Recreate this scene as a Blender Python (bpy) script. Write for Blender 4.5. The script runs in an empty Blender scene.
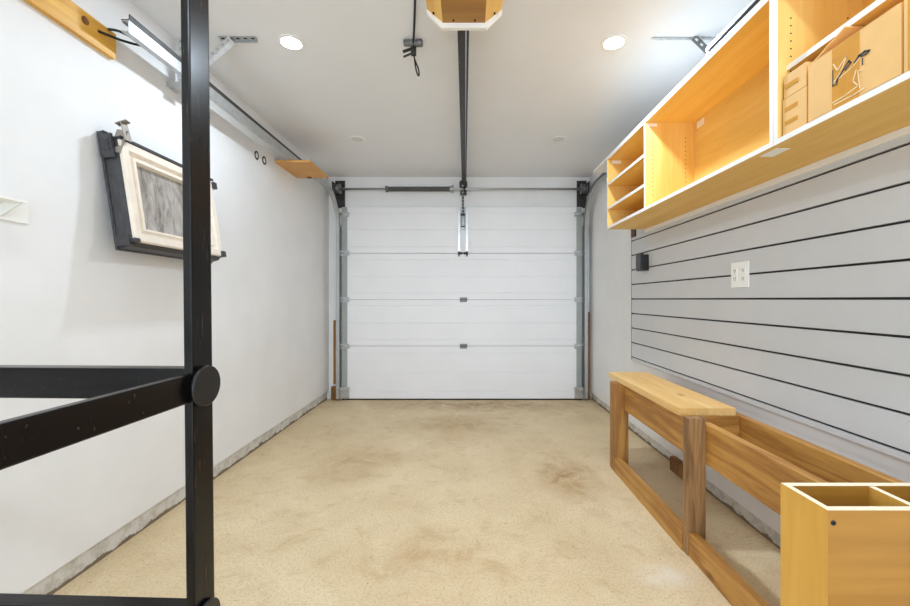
import bpy, bmesh, math, random
from mathutils import Vector, Matrix

random.seed(4)
S = bpy.context.scene
COL = S.collection
PI = math.pi

# ------------------------------------------------------------------ camera
cd = bpy.data.cameras.new('camera')
cam = bpy.data.objects.new('camera', cd); COL.objects.link(cam)
cam.location = (0, 0, 1.12); cam.rotation_euler = (PI/2, 0, 0)
cd.sensor_fit = 'HORIZONTAL'; cd.sensor_width = 36.0
cd.lens = 36.0 * 400.0 / 910.0
cd.shift_x = -12.0 / 910.0
cd.shift_y = -3.7 / 910.0
cd.clip_start = 0.02
S.camera = cam

# ------------------------------------------------------------------ world, exposure
w = bpy.data.worlds.new('world'); S.world = w; w.use_nodes = True
w.node_tree.nodes['Background'].inputs[0].default_value = (0.8, 0.86, 1.0, 1)
w.node_tree.nodes['Background'].inputs[1].default_value = 0.3
S.view_settings.view_transform = 'Standard'
S.view_settings.look = 'None'
S.view_settings.gamma = 1.0
S.view_settings.use_curve_mapping = False
S.view_settings.exposure = 0.75
S.cycles.max_bounces = 14
S.cycles.diffuse_bounces = 10
S.cycles.use_denoising = True

LAMP_W = (9.8, 2.6, 6.5)   # each recessed ceiling lamp, by row
LAMP_COL = (.74, .868, 1.0)
LAMP_X = (-0.94, 0.785)
LAMP_ROWS = (2.14, 0.72, -0.7)   # lit rows; the two behind the viewer are added, unseen fill
DARK_ROW = 3.43                   # row by the door, switched off
REAR_Y = -2.6
CEIL = 2.495

# added cool fill light, set in an invented rear opening behind the viewer
dl = bpy.data.lights.new('rear_fill_light', 'AREA'); dl.shape = 'RECTANGLE'; dl.size = 2.2; dl.size_y = 2.1; dl.energy = 57; dl.color = (.73, .863, 1.0)
do = bpy.data.objects.new('rear_fill_light', dl); COL.objects.link(do); do.location = (-.1, REAR_Y-.06, 1.15); do.rotation_euler = (PI/2, 0, 0)

# room
XL, XR = -1.55, 1.374
YB = 4.50

# ------------------------------------------------------------------ materials
def new_mat(name):
    m = bpy.data.materials.new(name); m.use_nodes = True
    return m, m.node_tree.nodes, m.node_tree.links, m.node_tree.nodes['Principled BSDF']

def srgb(r, g, b):
    f = lambda c: c/12.92 if c <= 0.04045 else ((c+0.055)/1.055)**2.4
    return (f(r/255), f(g/255), f(b/255), 1)

def plain(name, rgb, rough=0.5, metal=0.0, coat=0.0, var=0.0, scale=20.0, bump=0.0):
    m, N, L, P = new_mat(name)
    c = srgb(*rgb)
    P.inputs['Base Color'].default_value = c
    P.inputs['Roughness'].default_value = rough
    P.inputs['Metallic'].default_value = metal
    P.inputs['Coat Weight'].default_value = coat
    if var or bump:
        tc = N.new('ShaderNodeTexCoord')
        no = N.new('ShaderNodeTexNoise'); no.inputs['Scale'].default_value = scale; no.inputs['Detail'].default_value = 5
        L.new(tc.outputs['Object'], no.inputs['Vector'])
        if var:
            r = N.new('ShaderNodeValToRGB')
            r.color_ramp.elements[0].position = 0.3; r.color_ramp.elements[1].position = 0.7
            r.color_ramp.elements[0].color = tuple(c[i]*(1-var) for i in range(3)) + (1,)
            r.color_ramp.elements[1].color = tuple(min(1, c[i]*(1+var)) for i in range(3)) + (1,)
            L.new(no.outputs['Fac'], r.inputs['Fac']); L.new(r.outputs['Color'], P.inputs['Base Color'])
        if bump:
            b = N.new('ShaderNodeBump'); b.inputs['Strength'].default_value = bump; b.inputs['Distance'].default_value = 0.004
            L.new(no.outputs['Fac'], b.inputs['Height']); L.new(b.outputs['Normal'], P.inputs['Normal'])
    return m

def wood(name, light, dark, axis='Y', grain=1.0, rough=0.55, knots=True, contrast=1.0):
    """sawn or ply timber: long grain along one axis, growth bands, a few knots"""
    m, N, L, P = new_mat(name)
    tc = N.new('ShaderNodeTexCoord')
    mp = N.new('ShaderNodeMapping')
    sc = {'X': (0.08, 1, 1), 'Y': (1, 0.08, 1), 'Z': (1, 1, 0.08)}[axis]
    mp.inputs['Scale'].default_value = sc
    L.new(tc.outputs['Object'], mp.inputs['Vector'])
    big = N.new('ShaderNodeTexNoise'); big.inputs['Scale'].default_value = 9*grain; big.inputs['Detail'].default_value = 3; big.inputs['Distortion'].default_value = 0.8
    L.new(mp.outputs['Vector'], big.inputs['Vector'])
    mul = N.new('ShaderNodeMath'); mul.operation = 'MULTIPLY'; mul.inputs[1].default_value = 26.0*contrast
    L.new(big.outputs['Fac'], mul.inputs[0])
    sn = N.new('ShaderNodeMath'); sn.operation = 'SINE'; L.new(mul.outputs[0], sn.inputs[0])
    fine = N.new('ShaderNodeTexNoise'); fine.inputs['Scale'].default_value = 120*grain; fine.inputs['Detail'].default_value = 4
    L.new(mp.outputs['Vector'], fine.inputs['Vector'])
    a = N.new('ShaderNodeMath'); a.operation = 'MULTIPLY_ADD'; a.inputs[1].default_value = 0.20; a.inputs[2].default_value = 0.25
    L.new(sn.outputs[0], a.inputs[0])
    b = N.new('ShaderNodeMath'); b.operation = 'MULTIPLY_ADD'; b.inputs[1].default_value = 0.55
    L.new(fine.outputs['Fac'], b.inputs[0]); L.new(a.outputs[0], b.inputs[2])
    r = N.new('ShaderNodeValToRGB')
    r.color_ramp.elements[0].position = 0.2; r.color_ramp.elements[1].position = 0.85
    r.color_ramp.elements[0].color = srgb(*light); r.color_ramp.elements[1].color = srgb(*dark)
    L.new(b.outputs[0], r.inputs['Fac'])
    out = r.outputs['Color']
    if knots:
        v = N.new('ShaderNodeTexVoronoi'); v.inputs['Scale'].default_value = 5.0
        mp2 = N.new('ShaderNodeMapping'); mp2.inputs['Scale'].default_value = {'X': (.5, 1, 1), 'Y': (1, .5, 1), 'Z': (1, 1, .5)}[axis]
        L.new(tc.outputs['Object'], mp2.inputs['Vector']); L.new(mp2.outputs['Vector'], v.inputs['Vector'])
        kr = N.new('ShaderNodeValToRGB')
        kr.color_ramp.elements[0].position = 0.05; kr.color_ramp.elements[0].color = (0.85, 0.85, 0.85, 1)
        kr.color_ramp.elements[1].position = 0.11; kr.color_ramp.elements[1].color = (0, 0, 0, 1)
        L.new(v.outputs['Distance'], kr.inputs['Fac'])
        mx = N.new('ShaderNodeMix'); mx.data_type = 'RGBA'
        dk = srgb(*dark); mx.inputs['B'].default_value = (dk[0]*0.45, dk[1]*0.38, dk[2]*0.35, 1)
        L.new(kr.outputs['Color'], mx.inputs['Factor']); L.new(out, mx.inputs['A'])
        out = mx.outputs['Result']
    L.new(out, P.inputs['Base Color'])
    P.inputs['Roughness'].default_value = rough
    bp = N.new('ShaderNodeBump'); bp.inputs['Strength'].default_value = 0.15; bp.inputs['Distance'].default_value = 0.002
    L.new(fine.outputs['Fac'], bp.inputs['Height']); L.new(bp.outputs['Normal'], P.inputs['Normal'])
    return m

def wall_mat(name, rgb, dirt=0.06):
    m, N, L, P = new_mat(name)
    tc = N.new('ShaderNodeTexCoord')
    n1 = N.new('ShaderNodeTexNoise'); n1.inputs['Scale'].default_value = 2.2; n1.inputs['Detail'].default_value = 6; n1.inputs['Roughness'].default_value = 0.6
    n2 = N.new('ShaderNodeTexNoise'); n2.inputs['Scale'].default_value = 14; n2.inputs['Detail'].default_value = 8; n2.inputs['Roughness'].default_value = 0.75
    for n in (n1, n2): L.new(tc.outputs['Object'], n.inputs['Vector'])
    r1 = N.new('ShaderNodeValToRGB'); r1.color_ramp.elements[0].position = 0.35; r1.color_ramp.elements[1].position = 0.65
    c = srgb(*rgb)
    r1.color_ramp.elements[0].color = tuple(x*(1-dirt) for x in c[:3]) + (1,)
    r1.color_ramp.elements[1].color = c
    L.new(n1.outputs['Fac'], r1.inputs['Fac'])
    # small scuffs
    r2 = N.new('ShaderNodeValToRGB'); r2.color_ramp.elements[0].position = 0.70; r2.color_ramp.elements[1].position = 0.80
    r2.color_ramp.elements[0].color = (0, 0, 0, 1); r2.color_ramp.elements[1].color = (0.35, 0.35, 0.35, 1)
    L.new(n2.outputs['Fac'], r2.inputs['Fac'])
    mx = N.new('ShaderNodeMix'); mx.data_type = 'RGBA'; mx.inputs['B'].default_value = tuple(x*0.6 for x in c[:3]) + (1,)
    L.new(r2.outputs['Color'], mx.inputs['Factor']); L.new(r1.outputs['Color'], mx.inputs['A'])
    L.new(mx.outputs['Result'], P.inputs['Base Color'])
    P.inputs['Roughness'].default_value = 0.6
    bp = N.new('ShaderNodeBump'); bp.inputs['Strength'].default_value = 0.12; bp.inputs['Distance'].default_value = 0.004
    L.new(n2.outputs['Fac'], bp.inputs['Height']); L.new(bp.outputs['Normal'], P.inputs['Normal'])
    return m

def concrete_floor():
    m, N, L, P = new_mat('floor_concrete')
    tc = N.new('ShaderNodeTexCoord')
    def noise(scale, detail=6, rough=0.6, dist=0.0):
        n = N.new('ShaderNodeTexNoise'); n.inputs['Scale'].default_value = scale; n.inputs['Detail'].default_value = detail
        n.inputs['Roughness'].default_value = rough; n.inputs['Distortion'].default_value = dist
        L.new(tc.outputs['Object'], n.inputs['Vector']); return n
    def ramp(src, p0, p1, c0, c1):
        r = N.new('ShaderNodeValToRGB'); r.color_ramp.elements[0].position = p0; r.color_ramp.elements[1].position = p1
        r.color_ramp.elements[0].color = c0; r.color_ramp.elements[1].color = c1
        L.new(src, r.inputs['Fac']); return r
    def mix(a, b, fac):
        x = N.new('ShaderNodeMix'); x.data_type = 'RGBA'
        L.new(a, x.inputs['A']); L.new(fac, x.inputs['Factor'])
        if isinstance(b, tuple): x.inputs['B'].default_value = b
        else: L.new(b, x.inputs['B'])
        return x.outputs['Result']
    a = noise(1.6, 7, 0.62, 0.4)
    base = ramp(a.outputs['Fac'], 0.32, 0.68, srgb(206, 182, 142), srgb(226, 206, 169)).outputs['Color']
    b = noise(7, 9, 0.72, 0.6)
    bl = ramp(b.outputs['Fac'], 0.52, 0.72, (0, 0, 0, 1), (0.42, 0.42, 0.42, 1)).outputs['Color']
    base = mix(base, srgb(172, 134, 84), bl)
    c = noise(95, 8, 0.78)
    sp = ramp(c.outputs['Fac'], 0.50, 0.66, (0, 0, 0, 1), (0.55, 0.55, 0.55, 1)).outputs['Color']
    base = mix(base, srgb(138, 108, 70), sp)
    pk = N.new('ShaderNodeTexVoronoi'); pk.inputs['Scale'].default_value = 13; pk.inputs['Randomness'].default_value = 1; L.new(tc.outputs['Object'], pk.inputs['Vector'])
    pf = ramp(pk.outputs['Distance'], 0.03, 0.07, (0.6, 0.6, 0.6, 1), (0, 0, 0, 1)).outputs['Color']
    base = mix(base, srgb(110, 82, 48), pf)
    lt = noise(3.2, 8, 0.7, 1.0)
    lf = ramp(lt.outputs['Fac'], 0.56, 0.70, (0, 0, 0, 1), (0.4, 0.4, 0.4, 1)).outputs['Color']
    base = mix(base, srgb(228, 212, 180), lf)
    # oil and rust stains that stay where they were spilt
    for (x, y, rx, ry, col, f) in ((0.62, 2.58, .24, .42, (158, 116, 62), .5), (-0.1, 3.6, .9, .35, (170, 136, 88), .3),
                                   (0.2, 4.25, 1.4, .30, (150, 116, 74), .5), (0.80, 1.62, .16, .09, (232, 224, 210), .5),
                                   (-0.75, 2.75, .35, .4, (174, 140, 92), .35), (-0.1, 1.75, .7, .30, (178, 140, 92), .25)):
        mp = N.new('ShaderNodeMapping'); mp.vector_type = 'TEXTURE'
        mp.inputs['Location'].default_value = (x, y, 0); mp.inputs['Scale'].default_value = (rx, ry, 1)
        L.new(tc.outputs['Object'], mp.inputs['Vector'])
        g = N.new('ShaderNodeTexGradient'); g.gradient_type = 'SPHERICAL'; L.new(mp.outputs['Vector'], g.inputs['Vector'])
        mm = N.new('ShaderNodeMath'); mm.operation = 'MULTIPLY'; L.new(g.outputs['Fac'], mm.inputs[0])
        nn = ramp(b.outputs['Fac'], 0.35, 0.62, (0.1, 0.1, 0.1, 1), (1, 1, 1, 1)); L.new(nn.outputs['Color'], mm.inputs[1])
        m2 = N.new('ShaderNodeMath'); m2.operation = 'MULTIPLY'; m2.use_clamp = True; m2.inputs[1].default_value = f*2.2; L.new(mm.outputs[0], m2.inputs[0])
        base = mix(base, srgb(*col), m2.outputs[0])
    L.new(base, P.inputs['Base Color'])
    P.inputs['Roughness'].default_value = 0.55
    bp = N.new('ShaderNodeBump'); bp.inputs['Strength'].default_value = 0.25; bp.inputs['Distance'].default_value = 0.004
    L.new(c.outputs['Fac'], bp.inputs['Height']); L.new(bp.outputs['Normal'], P.inputs['Normal'])
    return m

def curb_mat():
    m, N, L, P = new_mat('curb_concrete')
    tc = N.new('ShaderNodeTexCoord')
    n = N.new('ShaderNodeTexNoise'); n.inputs['Scale'].default_value = 16; n.inputs['Detail'].default_value = 8; n.inputs['Roughness'].default_value = 0.7
    L.new(tc.outputs['Object'], n.inputs['Vector'])
    r = N.new('ShaderNodeValToRGB'); r.color_ramp.elements[0].position = 0.40; r.color_ramp.elements[1].position = 0.56
    r.color_ramp.elements[0].color = srgb(192, 187, 177); r.color_ramp.elements[1].color = srgb(216, 215, 211)
    L.new(n.outputs['Fac'], r.inputs['Fac'])
    # flaked paint and dirt along the foot of the curb
    sep = N.new('ShaderNodeSeparateXYZ'); L.new(tc.outputs['Object'], sep.inputs[0])
    mr = N.new('ShaderNodeMapRange'); mr.inputs['From Min'].default_value = 0.0; mr.inputs['From Max'].default_value = 0.05
    mr.inputs['To Min'].default_value = 0.34; mr.inputs['To Max'].default_value = -0.25
    L.new(sep.outputs['Z'], mr.inputs['Value'])
    n2 = N.new('ShaderNodeTexNoise'); n2.inputs['Scale'].default_value = 9; n2.inputs['Detail'].default_value = 8; n2.inputs['Roughness'].default_value = 0.7
    L.new(tc.outputs['Object'], n2.inputs['Vector'])
    ad = N.new('ShaderNodeMath'); L.new(n2.outputs['Fac'], ad.inputs[0]); L.new(mr.outputs[0], ad.inputs[1])
    r2 = N.new('ShaderNodeValToRGB'); r2.color_ramp.elements[0].position = 0.62; r2.color_ramp.elements[1].position = 0.68
    r2.color_ramp.elements[0].color = (0, 0, 0, 1); r2.color_ramp.elements[1].color = (0.9, 0.9, 0.9, 1)
    L.new(ad.outputs[0], r2.inputs['Fac'])
    mx = N.new('ShaderNodeMix'); mx.data_type = 'RGBA'; mx.inputs['B'].default_value = srgb(112, 92, 66)
    L.new(r2.outputs['Color'], mx.inputs['Factor']); L.new(r.outputs['Color'], mx.inputs['A'])
    L.new(mx.outputs['Result'], P.inputs['Base Color']); P.inputs['Roughness'].default_value = 0.85
    bp = N.new('ShaderNodeBump'); bp.inputs['Strength'].default_value = 0.5; bp.inputs['Distance'].default_value = 0.008
    L.new(n.outputs['Fac'], bp.inputs['Height']); L.new(bp.outputs['Normal'], P.inputs['Normal'])
    return m

def scratch_reflect_black(name='black_gloss_metal', sc=(90, 90, 60), p0=.66):
    m, N, L, P = new_mat(name)
    tc = N.new('ShaderNodeTexCoord')
    mp = N.new('ShaderNodeMapping'); mp.inputs['Scale'].default_value = sc; L.new(tc.outputs['Object'], mp.inputs['Vector'])
    n = N.new('ShaderNodeTexNoise'); n.inputs['Scale'].default_value = 2.0; n.inputs['Detail'].default_value = 7; L.new(mp.outputs['Vector'], n.inputs['Vector'])
    r = N.new('ShaderNodeValToRGB'); r.color_ramp.elements[0].position = p0; r.color_ramp.elements[1].position = p0+.15
    r.color_ramp.elements[0].color = srgb(15, 13, 13); r.color_ramp.elements[1].color = srgb(84, 74, 64)
    L.new(n.outputs['Fac'], r.inputs['Fac']); L.new(r.outputs['Color'], P.inputs['Base Color'])
    P.inputs['Roughness'].default_value = 0.24
    P.inputs['Specular IOR Level'].default_value = 0.28
    return m

def galvanised(name, rgb, rough=0.38):
    m, N, L, P = new_mat(name)
    tc = N.new('ShaderNodeTexCoord')
    v = N.new('ShaderNodeTexVoronoi'); v.inputs['Scale'].default_value = 70; L.new(tc.outputs['Object'], v.inputs['Vector'])
    hs = N.new('ShaderNodeHueSaturation'); hs.inputs['Saturation'].default_value = 0.0; L.new(v.outputs['Color'], hs.inputs['Color'])
    c = srgb(*rgb)
    mx = N.new('ShaderNodeMix'); mx.data_type = 'RGBA'
    mx.inputs['A'].default_value = tuple(x*0.8 for x in c[:3]) + (1,); mx.inputs['B'].default_value = c
    L.new(hs.outputs['Color'], mx.inputs['Factor']); L.new(mx.outputs['Result'], P.inputs['Base Color'])
    P.inputs['Metallic'].default_value = 0.75; P.inputs['Roughness'].default_value = rough
    return m

def glare_streak_glass():  # pale streaks painted into the colour stand for reflections
    m, N, L, P = new_mat('glare_streak_glass')
    tc = N.new('ShaderNodeTexCoord')
    mp = N.new('ShaderNodeMapping'); mp.inputs['Scale'].default_value = (3, 7, 2.0); mp.inputs['Rotation'].default_value = (0.45, 0, 0)
    L.new(tc.outputs['Object'], mp.inputs['Vector'])
    n = N.new('ShaderNodeTexNoise'); n.inputs['Scale'].default_value = 4; n.inputs['Detail'].default_value = 10; n.inputs['Roughness'].default_value = 0.75; n.inputs['Distortion'].default_value = 0.6
    L.new(mp.outputs['Vector'], n.inputs['Vector'])
    r = N.new('ShaderNodeValToRGB'); r.color_ramp.elements[0].position = 0.36; r.color_ramp.elements[1].position = 0.72
    r.color_ramp.elements[0].color = srgb(112, 104, 96); r.color_ramp.elements[1].color = srgb(206, 200, 194)
    L.new(n.outputs['Fac'], r.inputs['Fac']); L.new(r.outputs['Color'], P.inputs['Base Color'])
    P.inputs['Roughness'].default_value = 0.3; P.inputs['Coat Weight'].default_value = 0.5; P.inputs['Coat Roughness'].default_value = 0.08
    return m

def lamp_mat():
    m, N, L, P = new_mat('lamp_diffuser')
    P.inputs['Base Color'].default_value = (0.9, 0.9, 0.9, 1)
    P.inputs['Emission Color'].default_value = (1, 0.98, 0.95, 1); P.inputs['Emission Strength'].default_value = 14
    return m

M = dict(
    wall=wall_mat('wall_paint', (234, 234, 234)),
    ceiling=wall_mat('ceiling_paint', (231, 232, 234), 0.03),
    floor=concrete_floor(), curb=curb_mat(),
    door=plain('door_white_steel', (232, 232, 234), 0.45, var=0.02, scale=3),
    slat=plain('slat_grey_laminate', (202, 203, 204), 0.5, var=0.025, scale=4),
    groove=plain('groove_dark', (38, 36, 35), 0.6),
    white=plain('white_paint', (236, 234, 230), 0.5),
    whiteplastic=plain('white_plastic', (240, 240, 236), 0.35),
    black=scratch_reflect_black(),
    blackmatte=plain('black_plastic', (20, 20, 20), 0.4),
    cable=plain('black_cable', (22, 21, 21), 0.5),
    darkmetal=plain('dark_steel', (66, 64, 62), 0.45, metal=0.6, var=0.25, scale=40),
    blackhole=plain('dark_hole', (20, 16, 12), 0.9),
    galv=galvanised('galvanised_steel', (190, 192, 192)),
    greymetal=galvanised('grey_steel', (126, 128, 128), 0.45),
    alu=galvanised('bright_aluminium', (225, 227, 228), 0.3),
    ply=wood('birch_ply', (240, 202, 118), (222, 174, 82), 'Y', 0.5, 0.5, False, 0.5),
    plyz=wood('birch_ply_upright', (242, 206, 126), (224, 178, 90), 'Z', 0.5, 0.5, False, 0.5),
    plybin=wood('birch_ply_amber', (230, 182, 88), (206, 150, 58), 'Z', 0.45, 0.42, False, 0.5),
    plyshade=wood('birch_ply_shaded_across', (178, 130, 54), (150, 102, 34), 'X', 0.45, 0.42, False, 0.6),  # darker copy of the bin ply, with shade put into its colour
    plybox=wood('orange_ply', (232, 188, 96), (212, 158, 68), 'Y', 0.5, 0.5, False, 0.5),
    plyedge=plain('ply_edge', (240, 228, 200), 0.6, var=0.05, scale=60),
    pine_y=wood('pine_lengthwise', (202, 152, 78), (152, 100, 42), 'Y', 1.0, 0.55),
    pine_z=wood('pine_upright', (190, 142, 74), (140, 92, 42), 'Z', 1.0, 0.55),
    pine_x=wood('pine_across', (202, 152, 78), (152, 100, 42), 'X', 1.0, 0.55),
    weathered=wood('weathered_post', (172, 132, 86), (104, 74, 44), 'Z', 1.3, 0.7),
    seat=wood('pale_seat_board', (242, 206, 142), (218, 170, 98), 'Y', 0.7, 0.5, True, 0.6),
    yellowpine=wood('yellow_board', (238, 190, 84), (210, 152, 54), 'Y', 0.8, 0.5),
    oldwood=wood('raw_brown_wood', (166, 116, 58), (104, 66, 30), 'Z', 1.0, 0.8),
    tan=plain('tan_board', (206, 152, 84), 0.5, var=0.06, scale=12),
    card=plain('cardboard', (226, 182, 116), 0.75, var=0.04, scale=18),
    cardedge=plain('cardboard_edge', (236, 212, 168), 0.8),
    tape=plain('brown_tape', (206, 148, 62), 0.18, var=0.08, scale=25),
    ink=plain('black_ink', (34, 28, 24), 0.6),
    beige=plain('beige_frame_paint', (230, 219, 204), 0.5, var=0.06, scale=14),
    slate=plain('slate_metal', (66, 66, 68), 0.42, metal=0.3, var=0.2, scale=30),
    clip=plain('taupe_metal', (150, 142, 132), 0.45, metal=0.3),
    glass=glare_streak_glass(), lamp=lamp_mat(),
    lens_off=plain('unlit_lens', (212, 211, 208), 0.4),
    springsteel=plain('spring_steel', (96, 94, 92), 0.45, var=0.15, scale=60),
    darkwood=wood('dark_scrap_wood', (104, 72, 48), (64, 42, 26), 'Z', 1.0, 0.8, False),
    stile=plain('grey_stile', (158, 163, 160), 0.4, var=0.05, scale=15),
    blackpost=scratch_reflect_black('scratch_reflect_post', (120, 120, 9), .62),  # upright streaks paint brownish reflections as well as scratches
    rubber=plain('black_rubber', (24, 24, 24), 0.8),
)

# ------------------------------------------------------------------ mesh helpers
def box(bm, x0, x1, y0, y1, z0, z1, bev=0.0, mi=0, faces=None):
    """axis box; faces = {'-X': material index ...} recolours one side"""
    t = bmesh.new()
    r = bmesh.ops.create_cube(t, size=1)
    for v in t.verts:
        v.co = Vector((x0+(v.co.x+.5)*(x1-x0), y0+(v.co.y+.5)*(y1-y0), z0+(v.co.z+.5)*(z1-z0)))
    t.normal_update()
    for f in t.faces:
        f.material_index = mi
        if faces:
            n = f.normal
            k = max(range(3), key=lambda i: abs(n[i]))
            key = ('-' if n[k] < 0 else '+') + 'XYZ'[k]
            if key in faces: f.material_index = faces[key]
    if bev: bmesh.ops.bevel(t, geom=list(t.edges), offset=bev, segments=2, affect='EDGES', profile=0.7)
    merge(bm, t)

def merge(bm, t):
    me = bpy.data.meshes.new('tmp'); t.to_mesh(me); t.free(); bm.from_mesh(me); bpy.data.meshes.remove(me)

def cyl(bm, p, q, r, r2=None, n=20, mi=0, caps=True):
    p, q = Vector(p), Vector(q); d = q-p
    t = bmesh.new()
    bmesh.ops.create_cone(t, cap_ends=caps, segments=n, radius1=r, radius2=r if r2 is None else r2, depth=d.length)
    rot = Vector((0, 0, 1)).rotation_difference(d.normalized()).to_matrix().to_4x4()
    t.transform(Matrix.Translation((p+q)/2) @ rot)
    for f in t.faces: f.material_index = mi; f.smooth = len(f.verts) == 4
    merge(bm, t)

def tube(bm, pts, r, n=8, mi=0):
    pts = [Vector(p) for p in pts]
    up = Vector((0, 0, 1)); rings = []
    prev = None
    for i, p in enumerate(pts):
        d = (pts[min(i+1, len(pts)-1)]-pts[max(i-1, 0)]).normalized()
        if prev is None:
            a = d.cross(up)
            if a.length < 1e-3: a = d.cross(Vector((1, 0, 0)))
        else:
            a = prev - d*prev.dot(d)
        a.normalize(); b = d.cross(a); prev = a
        rings.append([bm.verts.new(p+a*math.cos(2*PI*k/n)*r+b*math.sin(2*PI*k/n)*r) for k in range(n)])
    for A, B in zip(rings, rings[1:]):
        for k in range(n):
            f = bm.faces.new((A[k], A[(k+1) % n], B[(k+1) % n], B[k])); f.smooth = True; f.material_index = mi
    bm.faces.new(rings[0][::-1]).material_index = mi; bm.faces.new(rings[-1]).material_index = mi

def smooth_path(pts, k=6):
    P = [Vector(p) for p in pts]; out = []
    for i in range(len(P)-1):
        p0, p1, p2, p3 = P[max(i-1, 0)], P[i], P[i+1], P[min(i+2, len(P)-1)]
        for j in range(k):
            t = j/k
            out.append(0.5*((2*p1)+(p2-p0)*t+(2*p0-5*p1+4*p2-p3)*t*t+(3*p1-p0-3*p2+p3)*t**3))
    out.append(P[-1]); return out

def prism(bm, poly, axis, a0, a1, mi=0):
    """extrude a 2D outline along an axis. axis X: poly=(y,z); Y: (x,z); Z: (x,y)"""
    def V(u, v, a): return {'X': (a, u, v), 'Y': (u, a, v), 'Z': (u, v, a)}[axis]
    A = [bm.verts.new(V(u, v, a0)) for u, v in poly]; B = [bm.verts.new(V(u, v, a1)) for u, v in poly]
    n = len(poly); fs = []
    for i in range(n): fs.append(bm.faces.new((A[i], A[(i+1) % n], B[(i+1) % n], B[i])))
    fs.append(bm.faces.new(A[::-1])); fs.append(bm.faces.new(B))
    for f in fs: f.material_index = mi

def sweep(bm, path, prof, mi=0):
    """path = list of (x,y,z) lying in a YZ plane; prof = closed list of (dx, dn), dn along the in-plane normal"""
    P = [Vector(p) for p in path]; rings = []
    for i, p in enumerate(P):
        d = (P[min(i+1, len(P)-1)]-P[max(i-1, 0)]); d.x = 0; d.normalize()
        nrm = Vector((0, -d.z, d.y))
        rings.append([bm.verts.new(p+Vector((dx, 0, 0))+nrm*dn) for dx, dn in prof])
    n = len(prof)
    for A, B in zip(rings, rings[1:]):
        for k in range(n):
            bm.faces.new((A[k], A[(k+1) % n], B[(k+1) % n], B[k])).material_index = mi
    bm.faces.new(rings[0][::-1]).material_index = mi; bm.faces.new(rings[-1]).material_index = mi

def bar(bm, p, q, wdt, thk, up=(0, 0, 1), mi=0, bev=0.0):
    """flat bar from p to q; thk measured along 'up'"""
    p, q = Vector(p), Vector(q); d = (q-p); l = d.length; d.normalize()
    s = d.cross(Vector(up)).normalized(); u = s.cross(d).normalized()
    t = bmesh.new(); bmesh.ops.create_cube(t, size=1)
    for v in t.verts: v.co = (p+q)/2 + d*v.co.x*l + s*v.co.y*wdt + u*v.co.z*thk
    if bev: bmesh.ops.bevel(t, geom=list(t.edges), offset=bev, segments=2, affect='EDGES')
    for f in t.faces: f.material_index = mi
    merge(bm, t)

def world_loc(o):
    v = Vector((0, 0, 0))
    while o: v += o.location; o = o.parent
    return v

def obj(name, bm, mat, parent=None, local=False, loc=None):
    """link ONE mesh object. Geometry is given in room coordinates (or parent-local when local)"""
    bmesh.ops.recalc_face_normals(bm, faces=list(bm.faces))
    me = bpy.data.meshes.new(name); bm.to_mesh(me); bm.free()
    mats = mat if isinstance(mat, (list, tuple)) else [mat]
    for m in mats: me.materials.append(M[m])
    o = bpy.data.objects.new(name, me); COL.objects.link(o)
    if parent is not None:
        o.parent = parent
        if not local: o.location = -world_loc(parent)
    elif loc is not None:
        me.transform(Matrix.Translation(-Vector(loc))); o.location = loc
    return o

def tag(o, label, cat, group=None):
    o['label'] = label; o['category'] = cat
    if group: o['group'] = group
    return o

def thing(name, label, cat, loc, group=None):
    o = bpy.data.objects.new(name, None); COL.objects.link(o); o.location = loc
    o.empty_display_size = 0.1
    return tag(o, label, cat, group)

def struct(name, bm, mat):
    o = obj(name, bm, mat); o['kind'] = 'structure'; return o

B = bmesh.new

# ------------------------------------------------------------------ the room
bm = B(); box(bm, XL-.2, XR+.2, REAR_Y-.1, YB+.15, -.1, 0); struct('floor', bm, 'floor')
bm = B(); box(bm, XL-.2, XR+.2, REAR_Y-.1, YB+.15, CEIL, CEIL+.1); struct('ceiling', bm, 'ceiling')
bm = B(); box(bm, XL-.15, XL, REAR_Y, YB, .097, CEIL); struct('wall_left', bm, 'wall')
bm = B(); box(bm, XR, XR+.15, REAR_Y, YB, .088, CEIL); struct('wall_right', bm, 'wall')
bm = B(); box(bm, XL-.15, XL-.023, REAR_Y, YB, 0, .094); struct('baseboard_left', bm, 'curb')
bm = B(); box(bm, XR+.028, XR+.15, REAR_Y, YB, 0, .085); struct('baseboard_right', bm, 'curb')
bm = B(); box(bm, XL-.2, -1.2, REAR_Y-.12, REAR_Y, 0, CEIL); box(bm, 1.0, XR+.2, REAR_Y-.12, REAR_Y, 0, CEIL); box(bm, -1.2, 1.0, REAR_Y-.12, REAR_Y, 2.2, CEIL); struct('wall_rear', bm, 'wall')  # the opening is added, out of view, for the rear fill light
# door wall: header and the two narrow returns
bm = B()
box(bm, XL-.15, XR+.15, YB, YB+.12, 2.12, CEIL)
box(bm, XL-.15, -1.40, YB, YB+.12, 0, 2.12)
box(bm, 1.27, XR+.15, YB, YB+.12, 0, 2.12)
struct('wall_back', bm, 'wall')

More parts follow.
